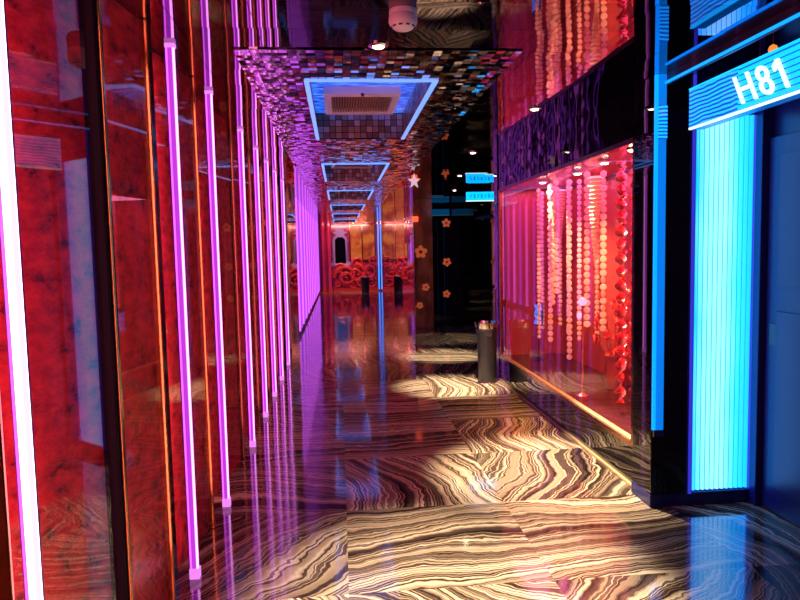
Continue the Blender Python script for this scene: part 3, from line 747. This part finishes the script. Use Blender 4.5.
spots = [(.20, 3.00, 'downlight at the near edge of the ceiling mosaic', 95, 56, (.55, 2.75)),
         (1.318, 4.33, 'recessed downlight in the mirror ceiling before the show window', 1500, 46, (1.45, 4.15)),
         (1.307, 6.30, 'recessed downlight in the mirror ceiling near the far end of the window', 1300, 32, (1.18, 6.9)),
         (1.30, 2.36, 'recessed downlight in the mirror ceiling nearest the room number', 1300, 44, (.60, 2.72)),
         (1.55, 8.30, 'recessed downlight in the mirror ceiling past the window pier', 800, 32, (1.40, 8.9)),
         (1.85, 10.4, 'recessed downlight in the mirror ceiling before the hanging cyan sign', 120, 40, (1.7, 10.6)),
         (.50, 22.6, 'recessed downlight in front of the far red scrollwork', 120, 70, (.4, 23.2))]
for (x, y, lab, e, ang, tgt) in spots:
    t = thing('downlight', (x, y, H), lab, 'downlight', 'recessed ceiling downlights')
    zc = H - .007 if MX0 < x < MX1 and y > 3.06 else H
    MB().lathe([(.046, zc - .001), (.046, zc - .006), (.034, zc - .012), (.030, zc - .008)], x, y, 28).build('trim_ring', M['steel'], t, True)
    MB().lathe([(.026, zc - .0085), (.020, zc - .013)], x, y, 24).build('lens', M['lens'], t, True)
    L = bpy.data.lights.new('downlight_beam', 'SPOT'); L.energy = e; L.color = (1., .83, .60); L.spot_size = math.radians(ang); L.spot_blend = .75; L.shadow_soft_size = .025
    o = bpy.data.objects.new('downlight_beam', L); COL.objects.link(o); o.location = (x, y, zc - .03)
    o.rotation_euler = (Vector((tgt[0], tgt[1], 0)) - o.location).to_track_quat('-Z', 'Y').to_euler()

# ------------------------------------------------------------------ far end
t = thing('ornate_mirror', (.04, YE - .05, .9), 'tall mirror in an ornate lilac frame on the far end wall', 'mirror')
mx0, mx1, mz0, mz1 = -.20, .28, .95, 2.02
arch = [(mx0, mz0), (mx1, mz0), (mx1, 1.78)] + [((mx0 + mx1) / 2 + (mx1 - mx0) / 2 * math.cos(PI * k / 12), 1.78 + .22 * math.sin(PI * k / 12)) for k in range(1, 12)] + [(mx0, 1.78)]
MB().outline(arch, (0, YE - .04, 0), (1, 0, 0), (0, 0, 1), (0, 1, 0), .03).build('mirror_glass', M['mirror'], t)
MB().tube([(x, YE - .06, z) for x, z in arch] + [(arch[0][0], YE - .06, arch[0][1])], .055, 10).build('frame', M['violet_frame'], t, True)
MB().outline([(.22 * math.cos(2 * PI * k / 24) * (1 + .25 * math.cos(6 * PI * k / 12)), .15 * math.sin(2 * PI * k / 24) * (1 + .2 * math.cos(8 * PI * k / 12))) for k in range(24)], (.04, YE - .05, 2.10), (1, 0, 0), (0, 0, 1), (0, -1, 0), .06).build('crest', M['violet_frame'], t)
for xx in (mx0 - .03, mx1 + .03):
    MB().outline([(.10 * math.cos(2 * PI * k / 14), .08 * math.sin(2 * PI * k / 14)) for k in range(14)], (xx, YE - .05, .97), (1, 0, 0), (0, 0, 1), (0, -1, 0), .06).build('corner_scroll', M['violet_frame'], t)

def scroll(t, cx, cz, r, a0, turns, sgn, y, th, mat):
    pts = []; n = 40; tp = []
    for k in range(n):
        f_ = k / (n - 1); a = a0 + sgn * turns * 2 * PI * f_; rr_ = r * (1 - .82 * f_)
        pts.append((cx + rr_ * math.cos(a), y, cz + rr_ * math.sin(a))); tp.append(1.15 - .6 * f_)
    MB().tube(pts, th, 8, tp).build('scroll', mat, t, True)
t = thing('scrollwork_screen', (.3, YE - .3, 0), 'low carved red lacquer scrollwork below the lilac mirror at the far end', 'screen')
MB().box(-.24, 1.36, YE - .42, YE - .22, 0, .12).build('base', M['scroll_red'], t)
MB().box(-.24, 1.36, YE - .24, YE - .20, .12, .86).build('back_panel', M['column_red'], t)
for (cx, cz, r, a0, tn, sg, th) in [(.02, .80, .20, 0, 1.3, 1, .04), (.22, .50, .42, PI, 1.3, -1, .065), (.18, .44, .26, 0, 1.3, 1, .045), (.60, .62, .34, PI * .5, 1.4, -1, .06),
                                    (.78, .30, .22, 0, 1.5, 1, .045), (1.05, .72, .30, PI, 1.4, 1, .055), (1.12, .30, .20, PI * .3, 1.5, -1, .045), (.45, .22, .13, 0, 1.3, -1, .035),
                                    (.66, .98, .22, PI, 1.3, -1, .045), (-.08, .26, .11, PI, 1.3, 1, .035), (1.2, 1.05, .18, 0, 1.3, 1, .04)]:
    scroll(t, cx, cz, r, a0, tn, sg, YE - .36, th, M['scroll_red'])
t = thing('amber_panel', (.86, YE - .04, 1.1), 'glowing amber wall panel right of the lilac mirror', 'wall panel')
MB().box(.42, 1.30, YE - .06, YE - .01, 1.12, 2.34).build('backlit_face', M['amber'], t)
for xx in (.40, .84, 1.30): MB().box(xx - .02, xx + .02, YE - .09, YE - .005, 1.08, 2.38).build('frame', M['bronze'], t)
MB().box(.40, 1.30, YE - .085, YE - .005, 2.34, 2.38).build('frame', M['bronze'], t); MB().box(.40, 1.30, YE - .085, YE - .005, 1.08, 1.12).build('frame', M['bronze'], t)
for k, xx in enumerate((-.58, -.37)):
    t = thing('round_column', (xx, YE - .35, 0), ['slim red lacquer column at the far left corner', 'slim red lacquer column just left of the lilac mirror'][k], 'column', 'slim red columns at the far end')
    MB().lathe([(.09, .13), (.08, .2), (.075, 2.0), (.085, 2.1)], xx, YE - .45 + .0, 24).build('shaft', M['column_red'], t, True)
    MB().lathe([(.10, 0), (.10, .08), (.09, .13)], xx, YE - .45, 24).build('base', M['scroll_red'], t, True)
    MB().lathe([(.085, 2.1), (.09, 2.2), (.103, 2.3), (.103, H - .001)], xx, YE - .45, 24).build('capital', M['column_red'], t, True)
t = thing('neon_tube', (1.39, 23.3, 0), 'blue neon tube standing at the edge of the far mirrored wall', 'neon tube')
MB().tube([(1.385, 23.3, .06), (1.385, 23.3, H - .03)], .02, 12).build('glass_tube', M['blue_neon'], t, True)
MB().lathe([(.04, 0), (.04, .06)], 1.385, 23.3, 16).build('bottom_cap', M['steel'], t); MB().lathe([(.04, H - .03), (.04, H - .001)], 1.385, 23.3, 16).build('top_cap', M['steel'], t)
t = thing('litter_bin', (.86, 22.5, 0), 'small dark bin standing before the far red scrollwork', 'bin')
MB().lathe([(.13, 0), (.15, .5), (.16, .52)], .86, 22.5, 24).build('body', M['black_metal'], t, True)
MB().lathe([(.165, .52), (.165, .55), (.1, .57)], .86, 22.5, 24).build('lid', M['steel'], t, True)
area('end_fill_red', (.3, YE - 1.4, H - .02), (math.radians(38), 0, 0), 1.6, .15, (1., .40, .40), 36)  # added fill light without a fitting, brightens the lilac frame and end wall

# ------------------------------------------------------------------ world, camera, view
wd = bpy.data.worlds.new('World'); sc.world = wd; wd.use_nodes = True
wd.node_tree.nodes['Background'].inputs[0].default_value = (.02, .01, .025, 1)
wd.node_tree.nodes['Background'].inputs[1].default_value = .2
f, yaw, pit, rol = 655.696, .0906, .0789, .0214
cy_, sy_ = math.cos(yaw), math.sin(yaw)
fw = Vector((sy_, cy_, 0)); rt = Vector((cy_, -sy_, 0)); up = Vector((0, 0, 1))
fw2 = fw * math.cos(pit) - up * math.sin(pit); up2 = up * math.cos(pit) + fw * math.sin(pit)
rt3 = rt * math.cos(rol) - up2 * math.sin(rol); up3 = up2 * math.cos(rol) + rt * math.sin(rol)
cam = bpy.data.cameras.new('camera'); cam.sensor_width = 36; cam.lens = f * 36 / 800; cam.clip_start = .02
co = bpy.data.objects.new('camera', cam); COL.objects.link(co)
co.matrix_world = Matrix(((rt3.x, up3.x, -fw2.x, 0), (rt3.y, up3.y, -fw2.y, 0), (rt3.z, up3.z, -fw2.z, 1.5), (0, 0, 0, 1)))
sc.camera = co
vs = sc.view_settings
sc.display_settings.display_device = 'sRGB'
vs.view_transform = 'Standard'; vs.look = 'None'; vs.exposure = 0.0; vs.gamma = 1.0; vs.use_curve_mapping = False
cy = sc.cycles
cy.max_bounces = 10; cy.glossy_bounces = 6; cy.transparent_max_bounces = 16; cy.diffuse_bounces = 3
cy.sample_clamp_indirect = 6.0; cy.sample_clamp_direct = 0
cy.caustics_reflective = True
cy.use_denoising = True
